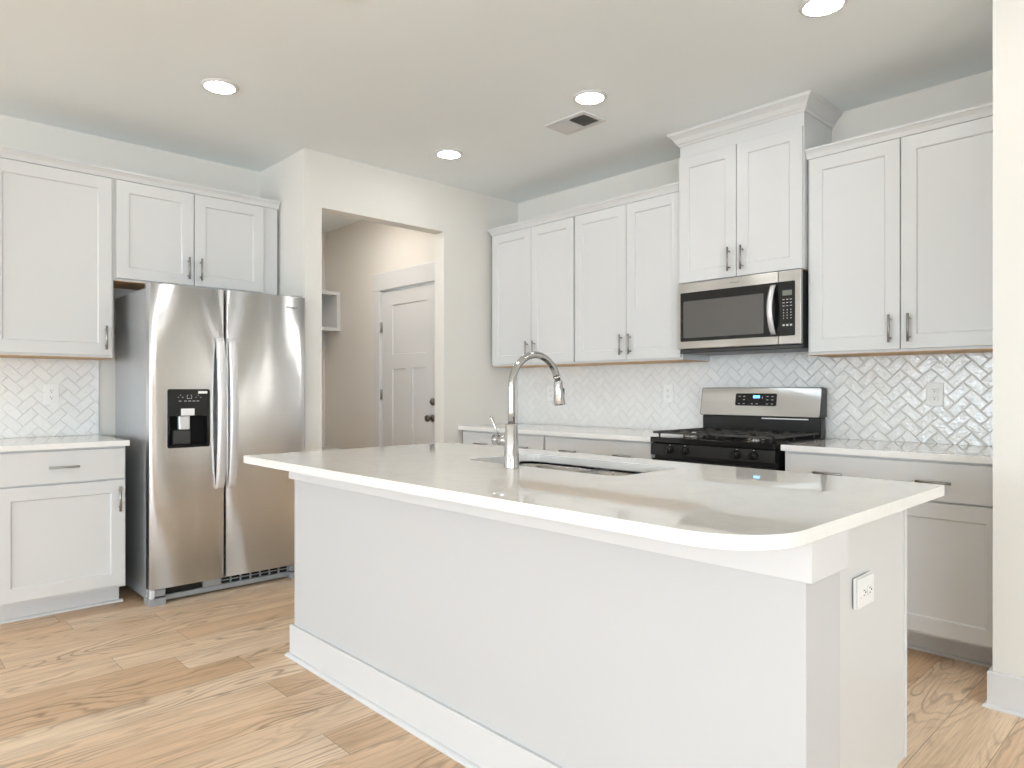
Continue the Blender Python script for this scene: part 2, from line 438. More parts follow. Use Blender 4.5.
# hall door with casing
bm = B(); ct = 0.018
bx(bm, DX0-0.105, DX0-0.01, HY-ct, HY, 0, DZ+0.012, bev=0.002)
bx(bm, DX1+0.01, DX1+0.105, HY-ct, HY, 0, DZ+0.012, bev=0.002)
bx(bm, DX0-0.115, DX1+0.115, HY-ct-0.004, HY, DZ+0.012, DZ+0.165, bev=0.002)
bx(bm, DX0-0.012, DX0-0.002, HY-0.004, HY+0.115, 0, DZ+0.012)     # jambs
bx(bm, DX1+0.002, DX1+0.012, HY-0.004, HY+0.115, 0, DZ+0.012)
bx(bm, DX0-0.012, DX1+0.012, HY-0.004, HY+0.115, DZ+0.004, DZ+0.014)
struct('trim_1', bm, 'trim', 0)
def panel_leaf(bm, x0, x1, z0, z1, yf, th, panels, rec=0.008):
    """door leaf facing -y at y=yf with sunken flat panels [(x0,x1,z0,z1)] joined by a sloped edge"""
    xs = sorted({x0, x1} | {p[0] for p in panels} | {p[1] for p in panels}); zs = sorted({z0, z1} | {p[2] for p in panels} | {p[3] for p in panels})
    vt = {}
    def v(x, z):
        k = (round(x, 5), round(z, 5))
        if k not in vt: vt[k] = bm.verts.new((x, yf, z))
        return vt[k]
    for a, b in zip(xs, xs[1:]):
        for c, d in zip(zs, zs[1:]):
            mx, mz = (a+b)/2, (c+d)/2
            if any(p[0] < mx < p[1] and p[2] < mz < p[3] for p in panels): continue
            bm.faces.new((v(a, c), v(b, c), v(b, d), v(a, d)))
    for (a, b, c, d) in panels:
        s = 0.004
        px = [x for x in xs if a-1e-6 <= x <= b+1e-6]; pz = [z for z in zs if c-1e-6 <= z <= d+1e-6]
        outer = [(x, c) for x in px] + [(b, z) for z in pz[1:]] + [(x, d) for x in px[::-1][1:]] + [(a, z) for z in pz[::-1][1:-1]]
        def ins(p): return (min(max(p[0], a+s), b-s), min(max(p[1], c+s), d-s))
        O = [v(*p) for p in outer]; I = [bm.verts.new((ins(p)[0], yf+rec, ins(p)[1])) for p in outer]
        n = len(O)
        for k in range(n): bm.faces.new((O[k], O[(k+1) % n], I[(k+1) % n], I[k]))
        bm.faces.new(I)
    outl = [(x, z0) for x in xs] + [(x1, z) for z in zs[1:]] + [(x, z1) for x in xs[::-1][1:]] + [(x0, z) for z in zs[::-1][1:-1]]
    F = [v(*p) for p in outl]; R = [bm.verts.new((p[0], yf+th, p[1])) for p in outl]
    n = len(F)
    for k in range(n): bm.faces.new((F[k], R[k], R[(k+1) % n], F[(k+1) % n]))
    bm.faces.new(R[::-1])
bm = B(); yd = HY+0.004
panel_leaf(bm, DX0, DX1, 0.01, DZ, yd, 0.035, [(-0.910, -0.420, 1.495, 1.925), (-0.910, -0.715, 0.22, 1.374), (-0.615, -0.420, 0.22, 1.374)], 0.009)
door = struct('door_1', bm, 'trim')
def lever_part(nm, bm, mat='bronze'):
    return obj(nm, bm, mat, door)
bm = B(); lathe(bm, [(0.001, 0), (0.031, 0), (0.031, -0.006), (0.012, -0.012), (0.011, -0.038), (0.024, -0.044), (0.028, -0.056), (0.024, -0.068), (0.001, -0.071)], (-0.328, yd, 0.962), 24, 'y'); lever_part('door_knob', bm)
bm = B(); lathe(bm, [(0.001, 0), (0.031, 0), (0.029, -0.010), (0.018, -0.013), (0.017, -0.022), (0.001, -0.024)], (-0.328, yd, 1.094), 24, 'y'); lever_part('deadbolt', bm)
for z in (1.74, 1.15, 0.25):
    bm = B(); cyl(bm, (DX0-0.004, HY-0.008, z-0.045), (DX0-0.004, HY-0.008, z+0.045), 0.0075, n=12); bx(bm, DX0-0.016, DX0+0.008, HY-0.004, HY+0.002, z-0.045, z+0.045)
    lever_part('hinge', bm, 'nickel')

# hall cubby shelf, hook rail and bench
t = thing('cubby_shelf', 'white open cubby box mounted high on the hall wall beside the door casing', 'shelf', (-2.08, -1.78, 1.75), PI/2)
# local x -> world +y, local -y -> world +x
cw = 1.135; cd = 0.303; chh = 0.376
bm = B()
bx(bm, 0, cw, -cd, 0, 0, 0.034, bev=0.002); bx(bm, 0, cw, -cd, 0, chh-0.034, chh, bev=0.002); bx(bm, 0, 0.034, -cd, 0, 0.034, chh-0.034)
bx(bm, cw-0.038, cw, -cd, 0, 0.034, chh-0.034)
obj('shelf_case', bm, 'trim', t)
for k in (1, 2): box_obj('divider', 'trim', t, cw*k/3-0.017, cw*k/3+0.017, -cd, 0, 0.034, chh-0.034)
t = thing('hook_rail', 'white board with coat hooks fixed below the hall cubby box', 'hook rail', (-2.08, -1.78, 1.60), PI/2)
box_obj('rail_board', 'trim', t, 0, 1.135, -0.019, 0, 0, 0.14)
for k in range(4):
    bm = B(); xk = 0.16+k*0.27; tube(bm, [(xk, -0.019, 0.08), (xk, -0.05, 0.075), (xk, -0.075, 0.09), (xk, -0.08, 0.12)], 0.006, 10); obj('hook', bm, 'nickel', t)
t = thing('hall_bench', 'white built-in bench against the end wall of the hall', 'bench', (-2.078, -1.78, 0), PI/2)
box_obj('bench_top', 'trim', t, 0, 1.135, -0.32, 0, 0.60, 0.63, bev=0.003)
box_obj('bench_body', 'trim', t, 0.0, 1.135, -0.29, 0, 0, 0.60)

# ------------------------------------------------------------------ cabinets
def add_pull(parent, x, z, yf, vert=True, L=0.135):
    bm = B(); o = 0.030
    if vert:
        cyl(bm, (x, yf-o, z-L/2), (x, yf-o, z+L/2), 0.006, n=14)
        for s in (-1, 1): cyl(bm, (x, yf, z+s*(L/2-0.022)), (x, yf-o, z+s*(L/2-0.022)), 0.0042, n=10)
    else:
        cyl(bm, (x-L/2, yf-o, z), (x+L/2, yf-o, z), 0.006, n=14)
        for s in (-1, 1): cyl(bm, (x+s*(L/2-0.022), yf, z), (x+s*(L/2-0.022), yf-o, z), 0.0042, n=10)
    return obj('handle', bm, 'nickel', parent, label='satin nickel bar pull')
def add_door(parent, x0, x1, z0, z1, yf, hx=None, hz=None, name='door', st=0.067):
    bm = B()
    panel_leaf(bm, x0, x1, z0, z1, yf, 0.019, [(x0+st, x1-st, z0+st, z1-st)], 0.009)
    d = obj(name, bm, 'cab', parent, bevel=0.0015, bseg=1)
    if hx is not None: add_pull(d, hx, hz, yf)
    return d
def add_drawer(parent, x0, x1, z0, z1, yf, pulls):
    bm = B(); bx(bm, x0, x1, yf, yf+0.019, z0, z1, bev=0.002)
    d = obj('drawer', bm, 'cab', parent)
    for p in pulls: add_pull(d, p, (z0+z1)/2, yf, False)
    return d
FD, DF = 0.325, 0.344           # upper face-frame and door-face depths
def upper(label, loc, rz, w, z0, z1, doors, depth=FD, group=None, name='wall_cabinet', zd0=None, zd1=None, filler=None):
    """doors: list of (x0, x1, handle x)"""
    t = thing(name, label, 'wall cabinet', (loc[0], loc[1], z0), rz, group)
    h = z1-z0
    bm = B(); bx(bm, 0, w, -depth, -0.002, 0.004, h); obj('cabinet_box', bm, 'cab', t)
    bm = B(); bx(bm, 0.004, w-0.004, -depth+0.003, -0.004, 0.0, 0.0045); obj('underside', bm, 'rawwood', t, label='unpainted wood underside')
    d0 = 0.016 if zd0 is None else zd0-z0; d1 = h-0.008 if zd1 is None else zd1-z0
    for a, b, hx in doors: add_door(t, a, b, d0, d1, -depth-0.019, hx, d0+0.10)
    return t
ZU = 1.371; ZT = 2.415
# range wall, left of the range
upper('white two-door wall cabinet in the corner behind the tall faucet', (0.05, 0), 0, 0.868, ZU, ZT, [(0.006, 0.440, 0.408), (0.444, 0.862, 0.482)])
upper('white two-door wall cabinet immediately left of the microwave', (0.920, 0), 0, 0.870, ZU, ZT, [(0.008, 0.450, 0.418), (0.454, 0.864, 0.490)])
# over the microwave, taller and deeper
tc = upper('tall white two-door cabinet above the microwave with crown reaching the ceiling', (1.794, 0), 0, 0.760, 1.828, 2.705,
           [(0.004, 0.378, 0.340), (0.382, 0.756, 0.420)], depth=0.362, name='wall_cabinet', zd0=1.834, zd1=2.588)
CROWN_BIG = [(0, 0), (0.006, 0), (0.012, 0.012), (0.018, 0.016), (0.030, 0.040), (0.048, 0.058), (0.054, 0.062), (0.058, 0.072), (0.058, 0.078), (0, 0.078)]
bm = B(); sweep(bm, [(0, -0.001), (0, -0.362), (0.760, -0.362), (0.760, -0.001)], [(o, z+2.6655-1.828) for o, z in CROWN_BIG]); obj('crown_molding', bm, 'cab', tc)
# right of the range
upper('white two-door wall cabinet at the right end beside the wall corner', (2.560, 0), 0, 0.944, ZU, ZT, [(0.012, 0.451, 0.410), (0.456, 0.932, 0.494)])
# left wall
upper('large single-door white wall cabinet above the outlet on the left wall', (WL, -3.525), PI/2, 0.602, ZU, ZT, [(0.008, 0.590, 0.557)])
cf = upper('short white two-door cabinet above the refrigerator', (WL, -2.922), PI/2, 0.990, 1.822, ZT, [(0.010, 0.440, 0.406), (0.446, 0.888, 0.480)])
CROWN = [(0, 0), (0.012, 0), (0.015, 0.008), (0.020, 0.022), (0.030, 0.036), (0.035, 0.040), (0.035, 0.050), (0, 0.050)]
def crown(path, label):
    bm = B(); sweep(bm, path, [(o, z+2.412) for o, z in CROWN]); tag(obj('crown_molding', bm, 'cab'), label, 'crown molding')
crown([(0.05, -0.001), (0.05, -FD), (1.792, -FD)], 'white crown molding on the wall cabinets left of the microwave')
crown([(2.556, -FD), (XS-0.002, -FD)], 'white crown molding on the wall cabinet at the right end')
crown([(WL+FD, -3.525), (WL+FD, -1.926)], 'long white crown molding on the cabinets above the refrigerator')

FB, FBD = 0.610, 0.629
def base(label, loc, rz, w, doors, drawers, name='base_cabinet', toe_r=0.0, shoe=0.0):
    t = thing(name, label, 'base cabinet', (loc[0], loc[1], 0), rz)
    bm = B(); bx(bm, 0, w, -FB, -0.002, 0.115, 0.8835); obj('cabinet_box', bm, 'cab', t)
    bm = B(); bx(bm, 0.002, w-toe_r, -0.480, -0.02, 0.0, 0.1145)
    pr = [(0, 0), (0.014, 0)] + [(0.014*math.cos(a), 0.014*math.sin(a)) for a in (PI/8, PI/4, 3*PI/8)] + [(0, 0.014)]
    sweep(bm, [(0.0, -0.480), (w+shoe, -0.480)], pr)
    obj('toe_kick', bm, 'cab', t)
    for a, b, hx in doors: add_door(t, a, b, 0.130, 0.700, -FBD, hx, 0.700-0.100)
    for a, b, pulls in drawers: add_drawer(t, a, b, 0.708, 0.873, -FBD, pulls)
    return t
base('white base cabinet with one drawer and one door on the left wall beside the refrigerator', (WL, -3.525), PI/2, 0.592, [(0.008, 0.586, 0.556)], [(0.008, 0.586, [0.298])], shoe=0.018)
base('white base cabinet with two-pull drawer in the corner behind the faucet', (0.034, 0), 0, 0.866, [(0.008, 0.430, 0.39), (0.434, 0.858, 0.474)], [(0.006, 0.860, [0.236, 0.662])])
base('white base cabinet with two-pull drawer immediately left of the range', (0.903, 0), 0, 0.877, [(0.008, 0.436, 0.396), (0.440, 0.868, 0.480)], [(0.006, 0.870, [0.234, 0.673])])
base('white base cabinet with wide drawer right of the range beside the wall corner', (2.566, 0), 0, 0.938, [(0.010, 0.452, 0.412), (0.456, 0.926, 0.496)], [(0.008, 0.926, [0.226, 0.672])])

# countertops
def counter(label, x0, x1, y0, y1, r=0.003, z=0.914, hole=None):
    bm = B(); slab(bm, rrect(x0, x1, y0, y1, r), z-0.030, z, hole)
    return tag(obj('countertop', bm, 'quartz', bevel=0.002, bseg=2), label, 'countertop')
counter('white quartz countertop on the range wall between corner and range', 0.002, 1.783, -0.646, -0.011)
counter('white quartz countertop right of the range', 2.558, XS-0.002, -0.646, -0.011)
counter('white quartz countertop on the left wall beside the refrigerator', WL+0.012, WL+0.648, -3.54, -2.920)

# backsplashes
bm = B(); bx(bm, 0.001, XS-0.002, -0.010, -0.0005, 0.915, 1.50); tag(obj('tile_backsplash', bm, 'tile_x'), 'glossy white herringbone tile backsplash on the range wall', 'backsplash')
bm = B(); bx(bm, WL+0.0005, WL+0.011, -3.54, -2.927, 0.915, ZU); tag(obj('tile_backsplash', bm, 'tile_y'), 'glossy white herringbone tile backsplash on the left wall', 'backsplash')

# outlets
def outlet(label, loc, rz, plate=(0.076, 0.120), horizontal=False, box=0.0):
    t = thing('wall_outlet', label, 'outlet', loc, rz)
    w, h = plate
    if horizontal: w, h = h, w
    bm = B()
    if box: bx(bm, -w/2-0.002, w/2+0.002, -box, -0.0002, -h/2-0.002, h/2+0.002, bev=0.0015)
    slab(bm, rrect(-w/2, w/2, -h/2, h/2, 0.004, 3), -box-0.006, -box-0.0005, plane='xz')
    obj('cover_plate', bm, 'outlet', t, bevel=0.001, bseg=1)
    for s in (-1, 1):
        cx, cz = (s*0.020, 0) if horizontal else (0, s*0.020)
        bm = B(); slab(bm, rrect(cx-0.0165, cx+0.0165, cz-0.0145, cz+0.0145, 0.008, 3), -box-0.0085, -box-0.005, plane='xz')
        r = obj('receptacle', bm, 'outlet', t)
        bm = B(); yy = -box-0.0092
        if horizontal:
            bx(bm, cx-0.006, cx+0.002, yy, yy+0.002, 0.005, 0.0072); bx(bm, cx-0.005, cx+0.001, yy, yy+0.002, -0.0072, -0.005); cyl(bm, (cx+0.008, yy, 0), (cx+0.008, yy+0.002, 0), 0.0028, n=10)
        else:
            bx(bm, -0.0075, -0.0053, yy, yy+0.002, cz-0.001, cz+0.008); bx(bm, 0.0053, 0.0075, yy, yy+0.002, cz, cz+0.007); cyl(bm, (0, yy, cz-0.007), (0, yy+0.002, cz-0.007), 0.0028, n=10)
        obj('slots', bm, 'slot', r)
    return t
outlet('white duplex outlet on the left wall backsplash near the refrigerator', (WL+0.011, -3.172, 1.163), PI/2)
outlet('white duplex outlet on the backsplash behind the faucet', (0.385, -0.010, 1.165), 0)
outlet('white duplex outlet on the backsplash just left of the range', (1.476, -0.010, 1.165), 0)
outlet('white duplex outlet on the glossy backsplash at the far right', (3.072, -0.010, 1.166), 0)
outlet('white sideways duplex outlet box on the right end of the island', (3.475, -2.132, 0.672), PI/2, horizontal=True, box=0.007, plate=(0.074, 0.108))

# ------------------------------------------------------------------ island
ZI = 0.908
t = thing('kitchen_island', 'large white kitchen island with plain panelled front and tall baseboard', 'kitchen island', (0, 0, 0))
KX0, KX1, KY0, KY1 = 1.235, 3.530, -2.585, -2.410
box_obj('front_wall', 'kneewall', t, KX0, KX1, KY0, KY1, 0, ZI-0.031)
path = [(KX0, KY1), (KX0, KY0), (KX1, KY0), (KX1, KY1)]
bm = B(); sweep(bm, path, [(0, 0.792), (0.019, 0.792), (0.019, ZI-0.031), (0, ZI-0.031)]); obj('apron_board', bm, 'trim', t, bevel=0.001, bseg=1)
bm = B(); sweep(bm, path, base_prof(0.140, 0.016, 0.016)); obj('baseboard', bm, 'trim', t)
CX0, CX1, CY1 = 1.27, 3.472, -1.775
bm = B(); bx(bm, CX0, CX1, KY1+0.001, CY1, 0.115, 0.135); bx(bm, CX0, CX1, KY1+0.001, CY1-0.075, 0, 0.115)
bx(bm, CX0, CX1, KY1+0.001, KY1+0.016, 0.135, 0.60); bx(bm, CX0, CX1, CY1-0.02, CY1, 0.135, ZI-0.031)
for xa in (CX0, 1.95, 2.80, CX1-0.018): bx(bm, xa, xa+0.018, KY1+0.016, CY1-0.02, 0.135, ZI-0.031)
bx(bm, CX1-0.02, CX1+0.003, CY1-0.020, CY1, 0.115, ZI-0.031)
cb = obj('cabinet_box', bm, 'cab', t)
n = 5
for k in range(n):
    a = -CX1+0.01+(CX1-CX0-0.02)*k/n; b = -CX1+0.01+(CX1-CX0-0.02)*(k+1)/n
    e = bpy.data.objects.new('door', None); bpy.data.objects.remove(e)
    bm = B(); panel_leaf(bm, a+0.002, b-0.002, 0.130, 0.860, -0.019, 0.019, [(a+0.062, b-0.062, 0.19, 0.80)], 0.009)
    d = obj('door', bm, 'cab', t); d.location = (0, CY1, 0); d.rotation_euler = (0, 0, PI)
    add_pull(d, b-0.035 if k % 2 == 0 else a+0.035, 0.76, -0.019)

SX0, SX1, SY0, SY1 = 2.00, 2.765, -2.232, -1.862
hole = rrect(SX0, SX1, SY0, SY1, 0.05, 6)
bm = B(); slab(bm, rrect(1.222, 3.5516, -2.8137, -1.690, [0.012, 0.012, 0.012, 0.17], 6), ZI-0.030, ZI, hole)
tag(obj('countertop', bm, 'quartz', bevel=0.003, bseg=2), 'glossy white quartz island countertop with rounded right corner and sink cutout', 'countertop')

# sink, double bowl undermount
t = thing('kitchen_sink', 'stainless steel double-bowl undermount sink set in the island countertop', 'sink', (0, 0, ZI-0.24))
zt = 0.24-0.0345
def bowl(x0, x1):
    bm = B(); y0, y1 = SY0-0.006, SY1+0.006
    loops = []
    for ins_, z, r in [(0.0, zt, 0.055), (0.006, zt-0.012, 0.055), (0.012, zt-0.155, 0.055), (0.020, zt-0.175, 0.05), (0.040, zt-0.186, 0.04)]:
        loops.append([bm.verts.new((x, y, z)) for x, y in rrect(x0+ins_, x1-ins_, y0+ins_, y1-ins_, r, 6)])
    m = min(len(l) for l in loops)
    for A, Bl in zip(loops, loops[1:]):
        for k in range(len(A)):
            f = bm.faces.new((A[k], A[(k+1) % len(A)], Bl[(k+1) % len(A)], Bl[k])); f.smooth = True
    bm.faces.new(loops[-1])
    bmesh.ops.recalc_face_normals(bm, faces=bm.faces)
    o = obj('bowl', bm, 'sinksteel', t)
    s = o.modifiers.new('solid', 'SOLIDIFY'); s.thickness = 0.0015; s.offset = 1
    bm = B(); lathe(bm, [(0.001, -0.003), (0.036, -0.003), (0.045, 0.002), (0.048, 0.001), (0.048, -0.004)], ((x0+x1)/2, (y0+y1)/2, zt-0.183), 24); obj('drain', bm, 'sinksteel', o)
# same vertex count is needed on every loop of a bowl
_rr = rrect
def rrect_fixed(x0, x1, y0, y1, r, n=6):
    out = []
    for cx, cy, a0 in [(x1, y1, 0), (x0, y1, PI/2), (x0, y0, PI), (x1, y0, 1.5*PI)]:
        sx = -1 if cx == x1 else 1; sy = -1 if cy == y1 else 1
        for k in range(9):
            a = a0+PI/2*k/8; out.append((cx+sx*r+r*math.cos(a), cy+sy*r+r*math.sin(a)))
    return out
rrect = rrect_fixed
mid = (SX0+SX1)/2 + 0.02
bowl(SX0-0.006, mid-0.008); bowl(mid+0.008, SX1+0.006)
rrect = _rr
bm = B(); slab(bm, rrect(SX0-0.03, SX1+0.03, SY0-0.03, SY1+0.03, 0.06), zt-0.0015, zt+0.001, None)
bm.free()
bm = B(); bx(bm, mid-0.010, mid+0.010, SY0+0.02, SY1-0.02, zt-0.030, zt-0.010, bev=0.004, seg=3); obj('divider', bm, 'sinksteel', t)

# faucet
FX, FY = 2.352, -2.308
t = thing('kitchen_faucet', 'tall chrome gooseneck pull-down faucet standing by the island sink', 'faucet', (FX, FY, ZI))
bm = B(); lathe(bm, [(0.002, 0), (0.0285, 0), (0.0285, 0.004), (0.0278, 0.008), (0.0228, 0.154), (0.0210, 0.158), (0.0165, 0.160), (0.002, 0.160)], n=40); obj('faucet_body', bm, 'chrome', t)
pts = [(0, 0, 0.155), (0, 0, 0.20), (0, 0, 0.25), (0, 0, 0.286)]
R = 0.123; zc = 0.286
for k in range(1, 27):
    a = PI - k*(PI*0.885)/26; pts.append((0, R+R*math.cos(a), zc+R*math.sin(a)))
bm = B(); tube(bm, pts, 0.0134, 28); obj('spout', bm, 'chrome', t)
e = Vector(pts[-1]); d = (e-Vector(pts[-2])).normalized()
bm = B(); tube(bm, [e-d*0.004, e+d*0.004, e+d*0.005, e+d*0.018], [0.0148, 0.0148, 0.0115, 0.0115], 24)
d2 = Vector((0, 0.10, -1)).normalized(); f0 = e+d*0.018
tube(bm, [f0-d2*0.004, f0, f0+d2*0.004, f0+d2*0.042, f0+d2*0.086, f0+d2*0.091, f0+d2*0.091], [0.010, 0.0150, 0.0165, 0.0185, 0.0225, 0.0215, 0.015], 28); sh = obj('spray_head', bm, 'chrome', t)
bm = B(); c0 = f0+d2*0.045; bx(bm, -0.007, 0.007, c0.y+0.016, c0.y+0.026, c0.z-0.024, c0.z+0.018, bev=0.003, seg=2); obj('spray_button', bm, 'black', sh, label='small black spray button')
bm = B(); tube(bm, [(-0.015, 0, 0.098), (-0.060, 0, 0.098), (-0.061, 0, 0.098), (-0.063, 0, 0.098), (-0.064, 0, 0.098), (-0.086, 0, 0.098), (-0.088, 0, 0.098)], [0.0205, 0.0205, 0.018, 0.018, 0.0205, 0.0205, 0.016], 28); hb = obj('valve', bm, 'chrome', t)
bm = B(); tube(bm, [(-0.068, 0, 0.110), (-0.075, -0.008, 0.135), (-0.086, -0.020, 0.178), (-0.088, -0.022, 0.184)], [0.0042, 0.0048, 0.0068, 0.005], 14); obj('lever', bm, 'chrome', hb)

# ------------------------------------------------------------------ gas range
RX = 1.783; RW = 0.754
t = thing('gas_range', 'freestanding gas range with black cooktop and stainless backguard', 'range', (RX, 0, 0))
bm = B(); bx(bm, 0.004, RW-0.004, -0.615, -0.03, 0.03, 0.900); obj('range_body', bm, 'black', t)
for sx in (0.03, RW-0.03):
    for sy in (-0.58, -0.08):
        bm = B(); cyl(bm, (sx, sy, 0), (sx, sy, 0.032), 0.018, n=14); obj('foot', bm, 'black', t)
bm = B(); slab(bm, rrect(0.0, RW, -0.662, -0.045, 0.010, 4), 0.8865, 0.918); bx(bm, 0.02, RW-0.02, -0.60, -0.06, 0.900, 0.9185)
ck = obj('cooktop', bm, 'blackgloss', t, bevel=0.004)
bm = B()
v = [(-0.655, 0.882), (-0.660, 0.815), (-0.612, 0.812), (-0.612, 0.884)]
for xa, xb in ((0.003, RW-0.003),):
    A = [bm.verts.new((xa, y, z)) for y, z in v]; Bq = [bm.verts.new((xb, y, z)) for y, z in v]
    for k in range(4): bm.faces.new((A[k], A[(k+1) % 4], Bq[(k+1) % 4], Bq[k]))
    bm.faces.new(A); bm.faces.new(Bq[::-1])
cp = obj('control_panel', bm, 'black', t, bevel=0.003)
for kx in (0.135, 0.233, 0.545, 0.640):
    bm = B(); lathe(bm, [(0.001, 0), (0.0235, 0), (0.0235, -0.006), (0.0205, -0.008), (0.0185, -0.026), (0.016, -0.029), (0.001, -0.029)], (kx, -0.6575, 0.849), 28, 'y')
    bx(bm, kx-0.0045, kx+0.0045, -0.700, -0.684, 0.830, 0.868, bev=0.002)
    kn = obj('knob', bm, 'blackgloss', cp)
    bm = B(); bx(bm, kx-0.0035, kx+0.0035, -0.6598, -0.6583, 0.8755, 0.8775); obj('knob_mark', bm, 'legend', kn)
bm = B(); bx(bm, 0.010, RW-0.010, -0.652, -0.616, 0.205, 0.795, bev=0.005, seg=2); od = obj('oven_door', bm, 'blackgloss', t)
bm = B(); slab(bm, rrect(0.12, RW-0.12, 0.36, 0.66, 0.02, 4), -0.6545, -0.651, plane='xz'); obj('oven_window', bm, 'micwindow', od)
bm = B(); tube(bm, [(0.07, -0.652, 0.745), (0.07, -0.690, 0.748), (0.10, -0.700, 0.748), (RW/2, -0.703, 0.748), (RW-0.10, -0.700, 0.748), (RW-0.07, -0.690, 0.748), (RW-0.07, -0.652, 0.745)], 0.012, 14); obj('oven_handle', bm, 'steel', od)
bm = B(); bx(bm, 0.010, RW-0.010, -0.648, -0.616, 0.045, 0.195, bev=0.005, seg=2); obj('storage_drawer', bm, 'black', t)
# burners and grates
for bxx, byy, rr in [(0.19, -0.50, 0.045), (0.19, -0.21, 0.034), (0.566, -0.50, 0.040), (0.566, -0.21, 0.040)]:
    bm = B(); lathe(bm, [(0.001, 0.9185), (rr+0.012, 0.9185), (rr+0.010, 0.923), (rr, 0.924), (rr, 0.930), (0.001, 0.930)], (bxx, byy, 0), 28); bn = obj('burner', bm, 'sinksteel', ck)
    bm = B(); lathe(bm, [(0.001, 0.930), (rr-0.004, 0.930), (rr-0.003, 0.934), (rr-0.008, 0.938), (0.001, 0.938)], (bxx, byy, 0), 28); obj('burner_cap', bm, 'iron', bn)
for g0 in (0.012, RW/2+0.003):
    g1 = g0 + RW/2-0.015; bm = B(); z0, z1 = 0.938, 0.950; gy0, gy1 = -0.648, -0.075
    def bar(x0, x1, y0, y1): bx(bm, x0, x1, y0, y1, z0, z1, bev=0.002)
    wb = 0.011
    bar(g0, g1, gy0, gy0+wb); bar(g0, g1, gy1-wb, gy1); bar(g0, g0+wb, gy0, gy1); bar(g1-wb, g1, gy0, gy1)
    cx = (g0+g1)/2; cyy = (gy0+gy1)/2
    bar(g0, g1, cyy-wb/2, cyy+wb/2)
    for yy in (gy0+0.145, gy1-0.145):
        bar(g0, cx-0.030, yy-wb/2, yy+wb/2); bar(cx+0.030, g1, yy-wb/2, yy+wb/2)
        bar(cx-wb/2, cx+wb/2, yy+0.030, yy+0.14); bar(cx-wb/2, cx+wb/2, yy-0.14, yy-0.030)
        for dx in (-0.095, 0.095): bar(cx+dx-wb/2, cx+dx+wb/2, yy-0.14, yy+0.14)
    for sx, ax in ((g0+0.006, 1), (g1-0.006, -1)):
        for yy in (gy0+0.03, cyy, gy1-0.03):
            cyl(bm, (sx+ax*0.02, yy, 0.918), (sx+ax*0.02, yy, 0.940), 0.004, 0.008, n=8)
    obj('grate', bm, 'iron', t)
# backguard
bm = B(); bx(bm, 0.006, RW-0.006, -0.098, -0.030, 0.915, 1.030, bev=0.003); bx(bm, 0.01, RW-0.01, -0.085, -0.03, 1.02, 1.045); obj('riser', bm, 'black', t)
bm = B(); bx(bm, 0.402, 0.680, -0.1015, -0.097, 1.0175, 1.0235); obj('vent_slot_highlight', bm, 'handlesteel', t, label='thin pale strip painted as the highlight on the vent slot')  # pale bar stands in for a highlight along the slot
def plate_xz(bm, loop, lean, y_b, y_f, z0, z1):
    """upright plate whose top leans back by `lean`"""
    F = []; K = []
    for x, z in loop:
        o = lean*(z-z0)/(z1-z0); F.append(bm.verts.new((x, y_f+o, z))); K.append(bm.verts.new((x, y_b, z)))
    n = len(F); bm.faces.new(F); bm.faces.new(K[::-1])
    for k in range(n): bm.faces.new((F[k], K[k], K[(k+1) % n], F[(k+1) % n]))
bm = B(); plate_xz(bm, rrect(0.0, RW, 1.032, 1.203, 0.014, 4), 0.030, -0.030, -0.118, 1.032, 1.203); bg = obj('backguard', bm, 'darkrim', t)
bm = B(); plate_xz(bm, rrect(0.004, RW-0.004, 1.0355, 1.1995, 0.012, 4), 0.0289, -0.060, -0.1197, 1.0355, 1.1995); obj('backguard_face', bm, 'steel', bg, label='brushed stainless face panel')
tilt = math.atan2(0.030, 0.171)
bm = B(); plate_xz(bm, rrect(0.236, 0.496, 1.094, 1.1675, 0.008, 4), 0.0129, -0.062, -0.1110, 1.094, 1.1675); dp = obj('display_panel', bm, 'blackgloss', bg)
def yface(z): return -0.1110 + 0.0129*(z-1.094)/0.0735
def leg(x, z, w, h, mat='legend', nm='touch_key'):
    bm = B(); y = yface(z); bx(bm, x-w/2, x+w/2, y-0.0008, y+0.001, z-h/2, z+h/2); return obj(nm, bm, mat, dp)
for x, z in [(0.262, 1.150), (0.292, 1.150), (0.292, 1.130), (0.262, 1.106), (0.292, 1.106), (0.345, 1.106), (0.375, 1.106), (0.440, 1.150), (0.470, 1.150), (0.440, 1.130), (0.470, 1.130), (0.440, 1.106), (0.470, 1.106)]:
    leg(x, z, 0.012, 0.004)
leg(0.408, 1.142, 0.004, 0.010)
bm = B(); yq = yface(1.143); bx(bm, 0.350, 0.392, yq-0.0006, yq+0.001, 1.130, 1.156); lc = obj('clock_display', bm, 'bluelcd', dp, label='lit blue clock')
text_part('clock_digits', '3:18', 0.020, 'sticker', lc, (0.371, yq-0.0012, 1.143), (PI/2-tilt, 0, 0))

